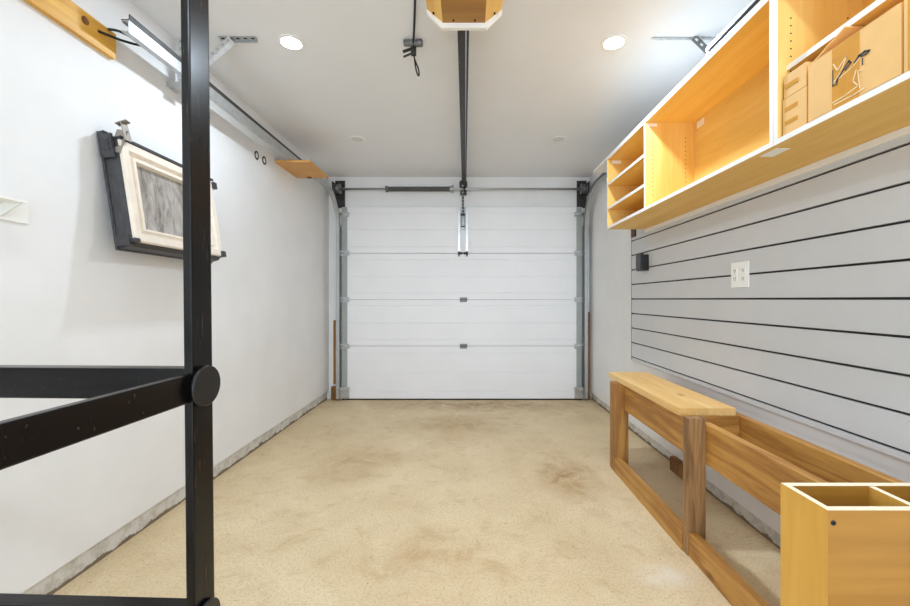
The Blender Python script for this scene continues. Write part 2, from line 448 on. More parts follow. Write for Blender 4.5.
# ------------------------------------------------------------------ sectional garage door (the room's door)
DX0, DX1, DY = -1.392, 1.278, 4.446
door = bpy.data.objects.new('door_1', None); COL.objects.link(door); door.location = (-.055, DY, 0)
door['kind'] = 'structure'
joints = [0.012, .600, 1.116, 1.632, 2.148]
def door_section(z0, z1):
    """one insulated panel: V grooves pressed into the face that looks into the garage"""
    g = .0045; h = z1-z0
    pts = [(DY+.006, z0+.0015), (DY, z0+.006)]
    for fr in (.14, .50, .86):
        z = z0+fr*h
        pts += [(DY, z-.006), (DY+g, z-.003), (DY+g, z+.003), (DY, z+.006)]
    pts += [(DY, z1-.006), (DY+.006, z1-.0015), (DY+.045, z1-.0015), (DY+.045, z0+.0015)]
    bm = B(); prism(bm, pts, 'X', DX0, DX1)
    return bm
for i in range(4):
    obj('door_panel', door_section(joints[i], joints[i+1]), 'door', door)
bm = B(); box(bm, DX0, DX1, DY+.004, DY+.04, 0, .014); obj('bottom_seal', bm, 'rubber', door)
for x0, x1 in ((DX0, DX0+.062), (DX1-.062, DX1)):
    for i in range(4):
        bm = B(); box(bm, x0, x1, DY-.004, DY-.0003, joints[i]+.02, joints[i+1]-.006)
        obj('end_stile', bm, 'stile', door)
def side_hinge(x, z, sgn):
    bm = B()
    box(bm, x-.05, x+.05, DY-.012, DY-.004, z-.028, z+.028, .002)
    box(bm, x-.055, x+.055, DY-.03, DY-.012, z-.012, z+.012, .003)
    cyl(bm, (x-.05, DY-.022, z), (x+.05, DY-.022, z), .011, n=10)
    h = obj('hinge', bm, 'galv', door)
    bm = B(); cyl(bm, (x, DY-.024, z), (x+sgn*.075, DY-.024, z), .006, n=10)
    cyl(bm, (x+sgn*.055, DY-.024, z), (x+sgn*.075, DY-.024, z), .02, n=16)
    obj('roller', bm, 'darkmetal', h)
for z in joints[1:4]:
    side_hinge(DX0+.035, z, -1); side_hinge(DX1-.035, z, 1)
side_hinge(DX0+.035, 2.06, -1); side_hinge(DX1-.035, 2.06, 1)
for sgn, x in ((-1, DX0+.035), (1, DX1-.035)):
    bm = B(); box(bm, x-.05, x+.05, DY-.014, DY-.004, .02, .12, .002)
    box(bm, x-.055, x+.055, DY-.035, DY-.014, .11, .15, .003); cyl(bm, (x, DY-.03, .125), (x+sgn*.07, DY-.03, .125), .007, n=10)
    obj('bottom_bracket', bm, 'galv', door)
for z in (.600, 1.116):
    bm = B(); box(bm, -.078, .0, DY-.01, DY-.0005, z-.026, z-.004, .002); box(bm, -.078, .0, DY-.01, DY-.0005, z+.004, z+.026, .002)
    cyl(bm, (-.08, DY-.012, z), (.002, DY-.012, z), .009, n=10)
    obj('hinge', bm, 'greymetal', door)
for x in (-.088, .0):
    bm = B()
    box(bm, x-.013, x+.013, DY-.006, DY-.0005, 1.64, 2.14)
    box(bm, x-.013, x-.009, DY-.03, DY-.006, 1.64, 2.14); box(bm, x+.009, x+.013, DY-.03, DY-.006, 1.64, 2.14)
    obj('strut', bm, 'alu', door)
bm = B()
box(bm, -.10, -.055, DY-.012, DY-.0005, 1.618, 1.645, .002); box(bm, -.035, .012, DY-.012, DY-.0005, 1.618, 1.645, .002)
cyl(bm, (-.10, DY-.014, 1.632), (.012, DY-.014, 1.632), .008, n=10)
for x in (-.088, .0): cyl(bm, (x, DY-.016, 1.595), (x, DY-.016, 1.655), .007, n=8)
obj('hinge', bm, 'darkmetal', door)
bm = B(); box(bm, -.075, -.013, DY-.02, DY-.0005, 2.10, 2.145, .003); obj('top_bracket', bm, 'galv', door)

# bare timber of the jambs where the cladding has been cut away
bm = B(); box(bm, -1.497, -1.448, YB-.02, YB, .17, .885); box(bm, -1.515, -1.447, YB-.045, YB, 0, .145, .004)
tag(obj('jamb_board', bm, 'oldwood', loc=(-1.48, YB, 0)), 'bare brown timber strip at the foot of the left door jamb, on a short block', 'board')
bm = B(); box(bm, 1.336, XR, YB-.02, YB, 0, .98); box(bm, 1.345, XR, YB-.05, YB-.02, 0, .05, .004)
tag(obj('jamb_board', bm, 'oldwood', loc=(1.36, YB, 0)), 'bare dark timber strip at the foot of the right door jamb', 'board')

# ------------------------------------------------------------------ door tracks
def arc_track(x, rad, yv, y_end, z_end, drift=0.0):
    """up the jamb, round the bend, then level towards the room"""
    zc = z_end-rad; pts = [(x, yv, 0.03), (x, yv, zc)]
    for k in range(1, 13):
        a = k/12*PI/2
        pts.append((x, yv-rad+rad*math.cos(a), zc+rad*math.sin(a)))
    y0 = yv-rad
    for k in range(1, 7):
        t = k/6; pts.append((x+drift*t, y0+(y_end-y0)*t, z_end))
    return pts
def c_profile(s):
    # a C channel whose mouth looks towards the middle of the doorway (s = +1 for the left track)
    w_, h_, t_ = .03, .025, .004
    P = [(-w_*.5, -h_), (w_*.5, -h_), (w_*.5, -h_+.009), (w_*.5-t_, -h_+.009), (w_*.5-t_, -h_+t_), (-w_*.5+t_, -h_+t_),
         (-w_*.5+t_, h_-t_), (w_*.5-t_, h_-t_), (w_*.5-t_, h_-.009), (w_*.5, h_-.009), (w_*.5, h_), (-w_*.5, h_)]
    return [(s*a, b) for a, b in P]

def track(x, s, label, z_end, y_end):
    t = thing('door_track', label, 'door track', (x, 4.41, 0), 'garage door tracks')
    path = arc_track(x, .40, 4.405, y_end, z_end, -.018 if s > 0 else 0)
    bm = B(); sweep(bm, path, c_profile(-1)); obj('channel', bm, 'galv', t)
    # reinforcing angle on top of the level run
    bm = B(); xt = x-.018 if s > 0 else x
    bm = B(); box(bm, xt-.018, xt+.018, y_end, 3.75, z_end+.0255, z_end+.029); box(bm, xt+s*.014, xt+s*.018, y_end, 3.75, z_end+.029, z_end+.05)
    obj('stiffening_angle', bm, 'darkmetal', t)
    # wall angle that carries the upright run
    xo = x-s*.023
    bm = B(); box(bm, min(xo, xo+s*.004), max(xo, xo+s*.004), 4.39, 4.497, .03, 1.95); box(bm, min(xo, xo+s*.07), max(xo, xo+s*.07), 4.493, 4.498, .03, 1.95)
    obj('wall_angle', bm, 'galv', t)
    for z in (.3, .9, 1.5):
        bm = B(); box(bm, min(x, xo)-.002, max(x, xo)+.002, 4.40, 4.44, z-.015, z+.015); obj('fixing_clip', bm, 'darkmetal', t)
    return t
TZ = 2.268
tl = track(-1.417, 1, 'galvanised steel track of the garage door along the left wall, bending down the left jamb', TZ, 1.68)
tr = track(1.305, -1, 'galvanised steel track of the garage door bending up the right jamb behind the wall cabinets', 2.30, 1.72)

def perforated(bm, p, q, wdt=.032, up=(0, 0, 1)):
    """slotted angle iron: strip with a lip and rows of slots drawn as shallow dark pips"""
    p, q = Vector(p), Vector(q); d = (q-p); l = d.length; d.normalize()
    sd = d.cross(Vector(up)).normalized(); u = sd.cross(d).normalized()
    bar(bm, p, q, wdt, .003, up)
    bar(bm, p+sd*wdt*.5+u*wdt*.4, q+sd*wdt*.5+u*wdt*.4, .003, wdt*.8, up)
    n = max(2, int(l/.035))
    for k in range(n):
        c = p+d*(l*(k+.5)/n)
        bar(bm, c-d*.008, c+d*.008, .010, .0042, up, mi=1)
# left hanger: strap by the wall, angle on the ceiling and a brace
bm = B(); perforated(bm, (-1.505, 2.10, 2.25), (-1.505, 2.10, CEIL), .034, (0, 1, 0)); obj('hanger_strap', bm, ['alu', 'galv'], tl)
bm = B(); perforated(bm, (-1.30, 2.10, CEIL-.004), (-1.105, 2.10, CEIL-.004), .022, (0, 0, -1)); obj('ceiling_angle', bm, ['galv', 'blackhole'], tl)
bm = B(); perforated(bm, (-1.235, 2.09, CEIL-.012), (-1.45, 2.09, 2.30), .03, (0, 1, 0)); obj('hanger_brace', bm, ['alu', 'galv'], tl)
bm = B(); box(bm, -1.55, -1.42, 2.06, 2.13, TZ-.05, TZ-.026, .003); obj('track_bracket', bm, 'galv', tl)
# right hanger
bm = B(); perforated(bm, (.97, 2.10, CEIL-.003), (1.36, 2.10, CEIL-.003), .010, (0, 0, -1)); obj('ceiling_angle', bm, ['alu', 'alu'], tr)
bm = B(); perforated(bm, (1.185, 2.09, CEIL-.006), (1.345, 2.09, 2.33), .036, (0, 1, 0)); obj('hanger_brace', bm, ['greymetal', 'white'], tr)
bm = B(); bar(bm, (1.345, 2.10, 2.30), (1.345, 2.10, CEIL), .03, .003, (0, 1, 0)); obj('hanger_strap', bm, 'galv', tr)

# ------------------------------------------------------------------ torsion spring assembly over the door
ts = thing('torsion_spring_bar', 'grey torsion bar with a coiled black spring mounted on the wall above the garage door', 'door spring', (-.05, YB-.10, 2.336))
SY, SZ = YB-.09, 2.336
bm = B(); cyl(bm, (-1.45, SY, SZ), (1.34, SY, SZ), .0125, n=16); obj('shaft', bm, 'galv', ts)
bm = B(); cyl(bm, (-.875, SY, SZ), (-.175, SY, SZ), .0235, n=24)
helix = []
turns = 88
for k in range(turns*10+1):
    a = 2*PI*k/10; helix.append((-.872+.694*k/(turns*10), SY+.0245*math.cos(a), SZ+.0245*math.sin(a)))
tube(bm, helix, .0036, 5); obj('coil_spring', bm, 'springsteel', ts)
bm = B(); cyl(bm, (-.895, SY, SZ), (-.868, SY, SZ), .036, .031, n=20); obj('winding_cone', bm, 'greymetal', ts)
bm = B(); cyl(bm, (-.185, SY, SZ), (-.15, SY, SZ), .032, .022, n=20); cyl(bm, (-.19, SY, SZ), (-.176, SY, SZ), .038, n=20)
cyl(bm, (-.155, SY, SZ-.045), (-.155, SY, SZ+.045), .008, n=8); cyl(bm, (-.155, SY-.04, SZ), (-.155, SY+.04, SZ), .008, n=8)
obj('winding_cone', bm, 'galv', ts)
bm = B(); box(bm, -.075, -.005, SY+.03, YB, SZ-.05, SZ+.09, .003); box(bm, -.046, -.038, SY-.03, SY+.04, SZ-.035, SZ+.05, .002)
cyl(bm, (-.06, SY, SZ), (-.02, SY, SZ), .022, n=16); obj('centre_bracket', bm, 'darkmetal', ts)
for s, x in ((1, -1.425), (-1, 1.288)):
    bm = B()
    box(bm, x-.055, x+.055, YB-.012, YB, SZ-.19, SZ+.115, .002)
    box(bm, x-s*.052-.003, x-s*.052+.003, YB-.12, YB-.01, SZ-.06, SZ+.08, .001)
    for dz in (-.16, -.09, .09): cyl(bm, (x+s*.02, YB-.03, SZ+dz), (x+s*.02, YB-.01, SZ+dz), .012, n=8)
    obj('end_bearing_plate', bm, 'darkmetal', ts)
    bm = B(); cyl(bm, (x-.035, SY, SZ), (x-.026, SY, SZ), .058, n=24); cyl(bm, (x-.026, SY, SZ), (x+.02, SY, SZ), .046, .05, n=24); cyl(bm, (x+.02, SY, SZ), (x+.03, SY, SZ), .058, n=24)
    obj('cable_drum', bm, 'greymetal', ts)
    bm = B(); tube(bm, [(x+s*.012, SY-.05, SZ), (x+s*.012, SY-.03, SZ-.4), (x+s*.02, DY-.03, .12)], .0016, 5)
    obj('lift_cable', bm, 'darkmetal', door)

# ------------------------------------------------------------------ opener rail
op = thing('opener_rail', 'long dark opener rail running under the ceiling to the middle of the garage door', 'door opener', (-.03, 3.1, 2.38))
RZ = 2.385
def rx(y): return -.026-.012*(y-1.8)/2.6
bm = B(); bar(bm, (rx(1.802), 1.802, RZ), (rx(4.37), 4.37, RZ), .036, .03); obj('rail_beam', bm, 'darkmetal', op)
bm = B(); bar(bm, (rx(1.802)+.031, 1.802, RZ-.008), (rx(4.37)+.024, 4.37, RZ-.008), .010, .014); obj('drive_chain', bm, 'blackmatte', op)
bm = B(); bar(bm, (rx(1.802)+.0215, 1.802, RZ+.012), (rx(4.37)+.017, 4.37, RZ+.012), .008, .004); obj('rail_flange', bm, 'alu', op)
bm = B(); box(bm, -.078, -.004, 4.37, 4.438, RZ-.03, RZ+.035, .004); cyl(bm, (-.084, 4.40, RZ+.002), (.002, 4.40, RZ+.002), .026, n=16)
obj('header_bracket', bm, 'darkmetal', op)
bm = B()
bar(bm, (-.046, 4.30, 2.36), (-.044, 4.395, 2.05), .024, .005, (0, 1, 0))
for k in range(9):
    t = (k+.5)/9; c = Vector((-.0455, 4.30+.095*t, 2.36-.31*t)); cyl(bm, c-Vector((0, .0045, 0)), c+Vector((0, .0045, 0)), .006, n=8, mi=1)
obj('door_arm', bm, ['darkmetal', 'galv'], op)
bm = B()
bar(bm, (-.058, 4.392, 2.06), (-.058, 4.425, 1.92), .004, .02, (0, 1, 0)); bar(bm, (-.03, 4.392, 2.06), (-.03, 4.425, 1.92), .004, .02, (0, 1, 0))
cyl(bm, (-.064, 4.425, 1.925), (-.024, 4.425, 1.925), .008, n=10); cyl(bm, (-.07, 4.395, 2.05), (-.02, 4.395, 2.05), .011, n=10)
obj('arm_fork', bm, 'darkmetal', op)
bm = B(); box(bm, -.062, -.026, 4.425, 4.4455, 1.90, 1.95, .002); obj('door_bracket', bm, 'galv', op)

# ------------------------------------------------------------------ plywood housing of the opener
EY = 1.80
hs = thing('opener_housing', 'chamfered plywood housing with white end panel hanging under the middle of the ceiling', 'housing', (-.01, 1.2, CEIL))
N0 = .75
bm = B(); box(bm, -.108, .080, N0, EY-.018, 2.352, 2.366, 0); obj('bottom_panel', bm, 'plyshade', hs)  # shade of the underside is put into this darker ply
for s, xa, xb in ((-1, -.108, -.178), (1, .080, .155)):
    bm = B(); prism(bm, [(xa, 2.352), (xb, 2.412), (xb, 2.428), (xa, 2.367)], 'Y', N0, EY-.018); obj('sloping_panel', bm, 'plybox', hs)
    bm = B(); x0, x1 = sorted((xb, xb-s*.014)); box(bm, x0, x1, N0, EY-.018, 2.42, CEIL); obj('side_panel', bm, 'plybox', hs)
for y0 in (EY-.018, N0-.018):
    bm = B(); prism(bm, [(-.112, 2.330), (.088, 2.330), (.1565, 2.396), (.1565, CEIL), (-.1795, CEIL), (-.1795, 2.396)], 'Y', y0, y0+.018)
    obj('end_panel', bm, 'white', hs)
for x, z in ((-.06, 2.352), (.035, 2.352), (-.148, 2.383), (.122, 2.383)):
    bm = B(); cyl(bm, (x, EY-.035, z-.004), (x, EY-.035, z+.003), .0045, n=10); obj('screw_head', bm, 'blackhole', hs)

# ------------------------------------------------------------------ recessed lamps
lamp_words = {(0, 0): 'glowing round recessed lamp in the ceiling above the left wall track', (1, 0): 'glowing round recessed lamp in the ceiling nearest the wall cabinets'}
dark_words = {0: 'unlit round recessed lamp in the ceiling, left of the opener rail', 1: 'unlit round recessed lamp in the ceiling, right of the opener rail'}
def ring(bm, x, y, r0, r1, z0, z1, n=32):
    L0 = [[bm.verts.new((x+r*math.cos(2*PI*k/n), y+r*math.sin(2*PI*k/n), z)) for k in range(n)] for r, z in ((r0, z1), (r0, z0), (r1, z0+.001), (r1, z1))]
    for A, C in zip(L0, L0[1:]):
        for k in range(n): bm.faces.new((A[k], A[(k+1) % n], C[(k+1) % n], C[k])).smooth = False
def downlight(x, y, label, on, j=0):
    t = thing('downlight', label, 'ceiling lamp', (x, y, CEIL), 'recessed ceiling lamps')
    bm = B(); ring(bm, x, y, .052, .066, CEIL-.006, CEIL); obj('trim_ring', bm, 'white', t)
    bm = B(); cyl(bm, (x, y, CEIL-.0045), (x, y, CEIL), .0525, n=32); obj('diffuser', bm, 'lamp' if on else 'lens_off', t)
    if on:
        ld = bpy.data.lights.new('lamp_light', 'AREA'); ld.shape = 'DISK'; ld.size = .10; ld.energy = LAMP_W[j]*(.66 if x < 0 else 1.15); ld.color = LAMP_COL
        lo = bpy.data.objects.new('lamp_light', ld); COL.objects.link(lo); lo.parent = t; lo.location = (0, 0, -.008)
for j, y in enumerate(LAMP_ROWS):
    for i, x in enumerate(LAMP_X):
        lab = lamp_words.get((i, j)) or 'added unseen fill lamp in the ceiling behind the viewer, %s side, %s row' % (('left', 'right')[i], ('', 'nearer', 'farther')[j])
        downlight(x, y, lab, True, j)
for i, x in enumerate(LAMP_X): downlight(x, DARK_ROW, dark_words[i], False)

# ------------------------------------------------------------------ slatwall on the right wall
PX = 1.355
sl = thing('slatwall_panel', 'grey slatwall panel with black grooves on the right wall', 'wall panel', (PX, 2.0, .62))
gz = [.647+.1189*k for k in range(9)]
edges = [.620] + gz + [1.70]
bm = B()
box(bm, PX+.013, XR-.001, -.6, 3.292, .62, 1.70, 0, 1)
for a, b in zip(edges, edges[1:]):
    a2 = a+.0045 if a in gz else a; b2 = b-.0045 if b in gz else b
    box(bm, PX, PX+.0129, -.6, 3.292, a2, b2, .001)
obj('grooved_board', bm, ['slat', 'groove'], sl)
bm = B(); box(bm, PX-.001, XR-.001, 3.2922, 3.297, .62, 1.70); obj('edge_trim', bm, 'darkmetal', sl)
bm = B(); box(bm, PX-.014, PX, -.6, 3.292-.27, 1.624, 1.6475); o = struct('trim_1', bm, 'white')
bm = B(); box(bm, PX-.008, PX-.0005, 3.20, 3.288, 1.625, 1.695, .002)
tag(obj('wood_scrap', bm, 'darkwood', loc=(1.35, 3.24, 1.66)), 'small brown wood scrap on the slatwall corner under the far end of the cabinets', 'board')

bm = B(); box(bm, PX-.006, PX, 1.918, 2.046, 1.178, 1.306, .004)
ot = tag(obj('outlet_plate', bm, 'whiteplastic', loc=(PX, 1.98, 1.24)), 'white double outlet plate on the grey slatwall', 'outlet')
for y in (1.952, 2.012):
    bm = B()
    box(bm, PX-.0085, PX-.006, y-.0165, y+.0165, 1.208, 1.276, .003)
    s = obj('socket', bm, 'whiteplastic', ot)
    for z in (1.222, 1.262):
        for dy in (-.006, .006):
            bm = B(); box(bm, PX-.0092, PX-.0084, y+dy-.0012, y+dy+.0012, z-.002, z+.007); obj('slot', bm, 'blackhole', s)
        bm = B(); cyl(bm, (PX-.0092, y, z-.007), (PX-.0084, y, z-.007), .0024, n=10); obj('slot', bm, 'blackhole', s)

hb = thing('junction_box', 'small black plastic box on the far end of the slatwall', 'box', (PX, 3.03, 1.395))
bm = B(); box(bm, PX-.052, PX, 2.978, 3.078, 1.335, 1.455, .006); obj('body', bm, 'blackmatte', hb)
bm = B(); box(bm, PX-.060, PX-.052, 2.985, 3.071, 1.342, 1.462, .004); obj('front_cover', bm, 'slate', hb)
bm = B(); cyl(bm, (PX-.03, 3.028, 1.455), (PX-.03, 3.028, 1.468), .012, n=14); obj('knob', bm, 'darkmetal', hb)

# ------------------------------------------------------------------ wall cabinets
CX, CZ0, CZ1, T = 1.056, 1.648, 2.185, .018
XB = PX-.0005
def panel(name, parent, x0, x1, y0, y1, z0, z1, mat='ply', holes=(), tagspot=None):
    bm = B(); box(bm, x0, x1, y0, y1, z0, z1, 0, 0, {} if name == 'back_panel' else {'-X': 1})
    for (x, y, z, ny) in holes:
        cyl(bm, (x, y-.0006, z), (x, y+.0006, z), .0028, n=8, mi=2)
    return obj(name, bm, [mat, 'white', 'blackhole'], parent)
def sticker(parent, x0, x1, y0, y1, z0, z1):
    bm = B(); box(bm, x0, x1, y0, y1, z0, z1); return obj('label_sticker', bm, 'whiteplastic', parent)

FA, FM, FB = 3.02, 2.388, 1.379          # far cabinet: far end, divider, joint
NB = .30                                # near cabinet's near end
far = thing('wall_cabinet', 'open birch plywood wall cabinet at the far end, with small shelves beside an empty bay', 'cabinet', (1.2, 2.2, CZ0), 'plywood wall cabinets')
panel('top_panel', far, CX, XB, FB, FA, CZ1-T, CZ1)
panel('bottom_panel', far, CX, XB, FB, FA, CZ0, CZ0+T)
panel('back_panel', far, XB-.008, XB, FB+T, FA-T, CZ0+T, CZ1-T)
hz = [CZ0+.09+.026*k for k in range(14)]
panel('side_panel', far, CX, XB, FA-T, FA, CZ0+T, CZ1-T, 'plyz')
panel('side_panel', far, CX, XB, FB, FB+T, CZ0+T, CZ1-T, 'plyz')
panel('divider', far, CX, XB-.008, FM-T, FM, CZ0+T, CZ1-T, 'plyz', [(x, FM-T, z, -1) for z in hz for x in (CX+.045, XB-.06)])
for z in (1.792, 1.971): panel('shelf', far, CX, XB-.008, FM, FA-T, z, z+T)
sticker(far, CX+.012, CX+.07, FM-T-.0012, FM-T, CZ1-T-.024, CZ1-T-.006)
sticker(far, CX+.03, CX+.10, FA-T-.0012, FA-T, CZ1-T-.03, CZ1-T-.006)
sticker(far, XB-.0092, XB-.008, FM-T-.10, FM-T-.03, CZ1-T-.05, CZ1-T-.012)
sticker(far, CX+.025, CX+.075, FB+.02, FB+.10, CZ0-.001, CZ0)

near = thing('wall_cabinet', 'open birch plywood wall cabinet holding cardboard boxes, nearest the viewer', 'cabinet', (1.2, .85, CZ0), 'plywood wall cabinets')
panel('top_panel', near, CX, XB, NB, FB-.001, CZ1-T, CZ1)
panel('bottom_panel', near, CX, XB, NB, FB-.001, CZ0, CZ0+T)
panel('back_panel', near, XB-.008, XB, NB+T, FB-T-.001, CZ0+T, CZ1-T)
panel('side_panel', near, CX, XB, FB-T-.001, FB-.001, CZ0+T, CZ1-T, 'plyz', [(x, FB-T-.001, z, -1) for z in hz for x in (CX+.045, XB-.06)])
panel('side_panel', near, CX, XB, NB, NB+T, CZ0+T, CZ1-T, 'plyz')
panel('shelf', near, 1.087, XB-.008, NB+T, FB-T-.001, 1.896, 1.914)

bm = B(); box(bm, CX+.004, XR, .30, 3.366, CZ1+.0005, CZ1+.014)
tag(obj('top_board', bm, 'white', loc=(1.2, 1.9, CZ1)), 'white board lying along the tops of the wall cabinets and past their far end', 'board')
rl = thing('metal_rail', 'loose bright metal rail lying on top of the wall cabinets', 'rail', (1.07, 1.2, CZ1+.0145))
bm = B(); prism(bm, [(1.062, 2.1995), (1.092, 2.1995), (1.092, 2.235), (1.086, 2.243), (1.068, 2.243), (1.062, 2.235)], 'Y', .6, 1.775); obj('rail_body', bm, 'galv', rl)
bm = B(); box(bm, 1.0595, 1.0625, .6, 1.76, 2.204, 2.218); obj('slot', bm, 'blackhole', rl)

# ------------------------------------------------------------------ cardboard boxes
def carton(name, label, x0, x1, y0, y1, z0, z1, group='cardboard boxes in the wall cabinet', open_top=False):
    t = thing(name, label, 'box', ((x0+x1)/2, (y0+y1)/2, z0), group)
    th = .004
    bm = B()
    if open_top:
        box(bm, x0, x1, y0, y1, z0, z0+th)
        box(bm, x0, x0+th, y0, y1, z0, z1); box(bm, x1-th, x1, y0, y1, z0, z1)
        box(bm, x0+th, x1-th, y0, y0+th, z0, z1); box(bm, x0+th, x1-th, y1-th, y1, z0, z1)
    else:
        box(bm, x0, x1, y0, y1, z0, z1, .003)
    obj('carton', bm, 'card', t)
    return t
bx = carton('cardboard_box', 'large cardboard box with open flaps and black scribble across brown tape', 1.062, 1.335, .979, 1.245, 1.6665, 1.846, open_top=True)
bm = B(); bar(bm, (1.20, 1.245, 1.847), (1.20, 1.13, 1.890), .265, .004); obj('flap', bm, 'card', bx)
bm = B(); bar(bm, (1.063, 1.107, 1.847), (1.155, 1.107, 1.887), .24, .004); obj('flap', bm, 'card', bx)
bm = B(); box(bm, 1.0612, 1.0618, 1.082, 1.163, 1.6675, 1.846)
bm2 = bm
obj('tape_strip', bm2, 'tape', bx)
def ink_stroke(bm, pts, wd):
    wd *= .8
    P = [Vector((1.0606, y, z)) for y, z in pts]
    for a, b in zip(P, P[1:]):
        d = (b-a).normalized(); bar(bm, a-d*wd*.4, b+d*wd*.4, .0006, wd, (0, -d.z, d.y))
bm = B()
ink_stroke(bm, [(1.160, 1.783), (1.160, 1.738), (1.147, 1.736), (1.146, 1.752)], .0035)
ink_stroke(bm, [(1.150, 1.744), (1.129, 1.766), (1.111, 1.782), (1.106, 1.774), (1.121, 1.764)], .006)
ink_stroke(bm, [(1.094, 1.769), (1.082, 1.779), (1.067, 1.781), (1.055, 1.776)], .007)
ink_stroke(bm, [(1.055, 1.776), (1.064, 1.772), (1.078, 1.775)], .005)
ink_stroke(bm, [(1.073, 1.766), (1.073, 1.749)], .0035)
obj('scribble', bm, 'ink', bx)
bm = B()
ink_stroke(bm, [(1.158, 1.80), (1.146, 1.776), (1.118, 1.800)], .004); ink_stroke(bm, [(1.118, 1.80), (1.135, 1.765), (1.16, 1.745), (1.10, 1.76), (1.075, 1.775)], .003)
ink_stroke(bm, [(1.16, 1.690), (1.12, 1.692), (1.085, 1.70), (1.10, 1.72), (1.09, 1.745)], .004); ink_stroke(bm, [(1.08, 1.69), (1.086, 1.74), (1.072, 1.735)], .003); ink_stroke(bm, [(1.155, 1.682), (1.10, 1.681), (1.07, 1.684)], .004)
obj('torn_paper_trace', bm, 'cardedge', bx)

b1 = carton('cardboard_box', 'small taped cardboard box under another, beside the cabinet partition', 1.065, 1.30, 1.255, 1.350, 1.6665, 1.790)
b2 = carton('cardboard_box', 'flat cardboard box stacked on a small one beside the cabinet partition', 1.066, 1.30, 1.2575, 1.346, 1.7915, 1.868)
for par, zs in ((b1, (1.700, 1.745)), (b2, (1.822,))):
    for z in zs:
        bm = B(); box(bm, 1.0642, 1.0652, 1.288, 1.340, z, z+.014); obj('tape_strip', bm, 'tape', par)
b3 = carton('cardboard_box', 'cardboard box cut off by the right picture edge, beside the scribbled box', 1.061, 1.335, .70, .972, 1.6665, 1.86)
bm = B(); box(bm, 1.060, 1.0606, .955, .962, 1.667, 1.86); obj('crease', bm, 'tape', b3)

# ------------------------------------------------------------------ bench frame on the right
be = thing('bench', 'unfinished pine bench with a seat board at its far half and an open front half', 'bench', (1.12, 1.9, 0))
PZ = .576
def plank(name, x0, x1, y0, y1, z0, z1, mat, label=None):
    bm = B(); box(bm, x0, x1, y0, y1, z0, z1, .003); o = obj(name, bm, mat, be)
    if label: o['label'] = label
    return o
plank('seat', .990, 1.255, 1.868, 2.80, PZ, .612, 'seat', 'pale seat board')
plank('leg', .957, 1.046, 2.59, 2.68, 0, PZ-.0005, 'pine_z')
plank('leg', .962, 1.042, 1.745, 1.783, 0, .60, 'weathered', 'weathered grey brown post')
plank('apron', 1.0425, 1.080, 1.04, 1.7825, .40, PZ-.002, 'pine_y')
plank('apron', 1.020, 1.058, 1.7835, 2.5895, .40, PZ-.001, 'pine_y')
plank('back_rail', 1.274, 1.312, 1.04, 2.75, .40, PZ-.003, 'pine_y')
plank('cross_rail', 1.0585, 1.2735, 1.868, 1.906, .40, PZ-.001, 'pine_x')
plank('foot_rail', .967, 1.005, 1.04, 1.7445, 0, .104, 'pine_y')
plank('foot_rail', .957, .995, 1.7835, 2.5895, 0, .098, 'pine_y')
for y in (1.15, 2.62): plank('cleat', 1.3125, XR-.0005, y, y+.09, .43, .545, 'pine_z')
plank('cross_rail', 1.0465, 1.2735, 2.60, 2.638, .40, PZ-.001, 'pine_x')
bm = B(); box(bm, 1.335, 1.395, 2.43, 2.635, 0, .088, .004)
tag(obj('timber_offcut', bm, 'oldwood', loc=(1.36, 2.4, 0)), 'short brown timber offcut on the floor against the right curb behind the bench', 'board')

# ------------------------------------------------------------------ divided plywood bin
bi = thing('divided_bin', 'open amber plywood bin with compartments in the lower right corner', 'bin', (1.05, .97, 0))
X0, X1, Y0, Y1, ZT, t_ = .812, 1.262, .900, 1.036, .645, .018
def bpan(name, x0, x1, y0, y1, z0, z1, mat):
    bm = B(); box(bm, x0, x1, y0, y1, z0, z1, 0, 0, {'+Z': 1, '-X': 2}); return obj(name, bm, [mat, 'plyedge', 'plybin'], bi)
fp = bpan('front_panel', X0, X1, Y0, Y0+t_, 0, ZT, 'plyshade')  # front and back panels carry their shade in the ply colour
bpan('back_panel', X0, X1, Y1-t_, Y1, 0, ZT, 'plyshade')
bpan('side_panel', X0, X0+.015, Y0+t_, Y1-t_, 0, ZT, 'plybin')
bpan('side_panel', X1-.015, X1, Y0+t_, Y1-t_, 0, ZT, 'plybin')
bpan('divider', 1.022, 1.037, Y0+t_, Y1-t_, .02, ZT-.001, 'plybin')
bpan('base', X0+.015, X1-.015, Y0+t_, Y1-t_, 0, .02, 'plybin')
bm = B(); cyl(bm, (X0+.012, Y0-.0012, ZT-.028), (X0+.012, Y0+.002, ZT-.028), .006, n=14); obj('screw_head', bm, 'darkmetal', fp)
bm = B(); cyl(bm, (X0+.012, Y0-.0018, ZT-.028), (X0+.012, Y0, ZT-.028), .003, n=10); obj('screw_recess', bm, 'blackhole', fp)

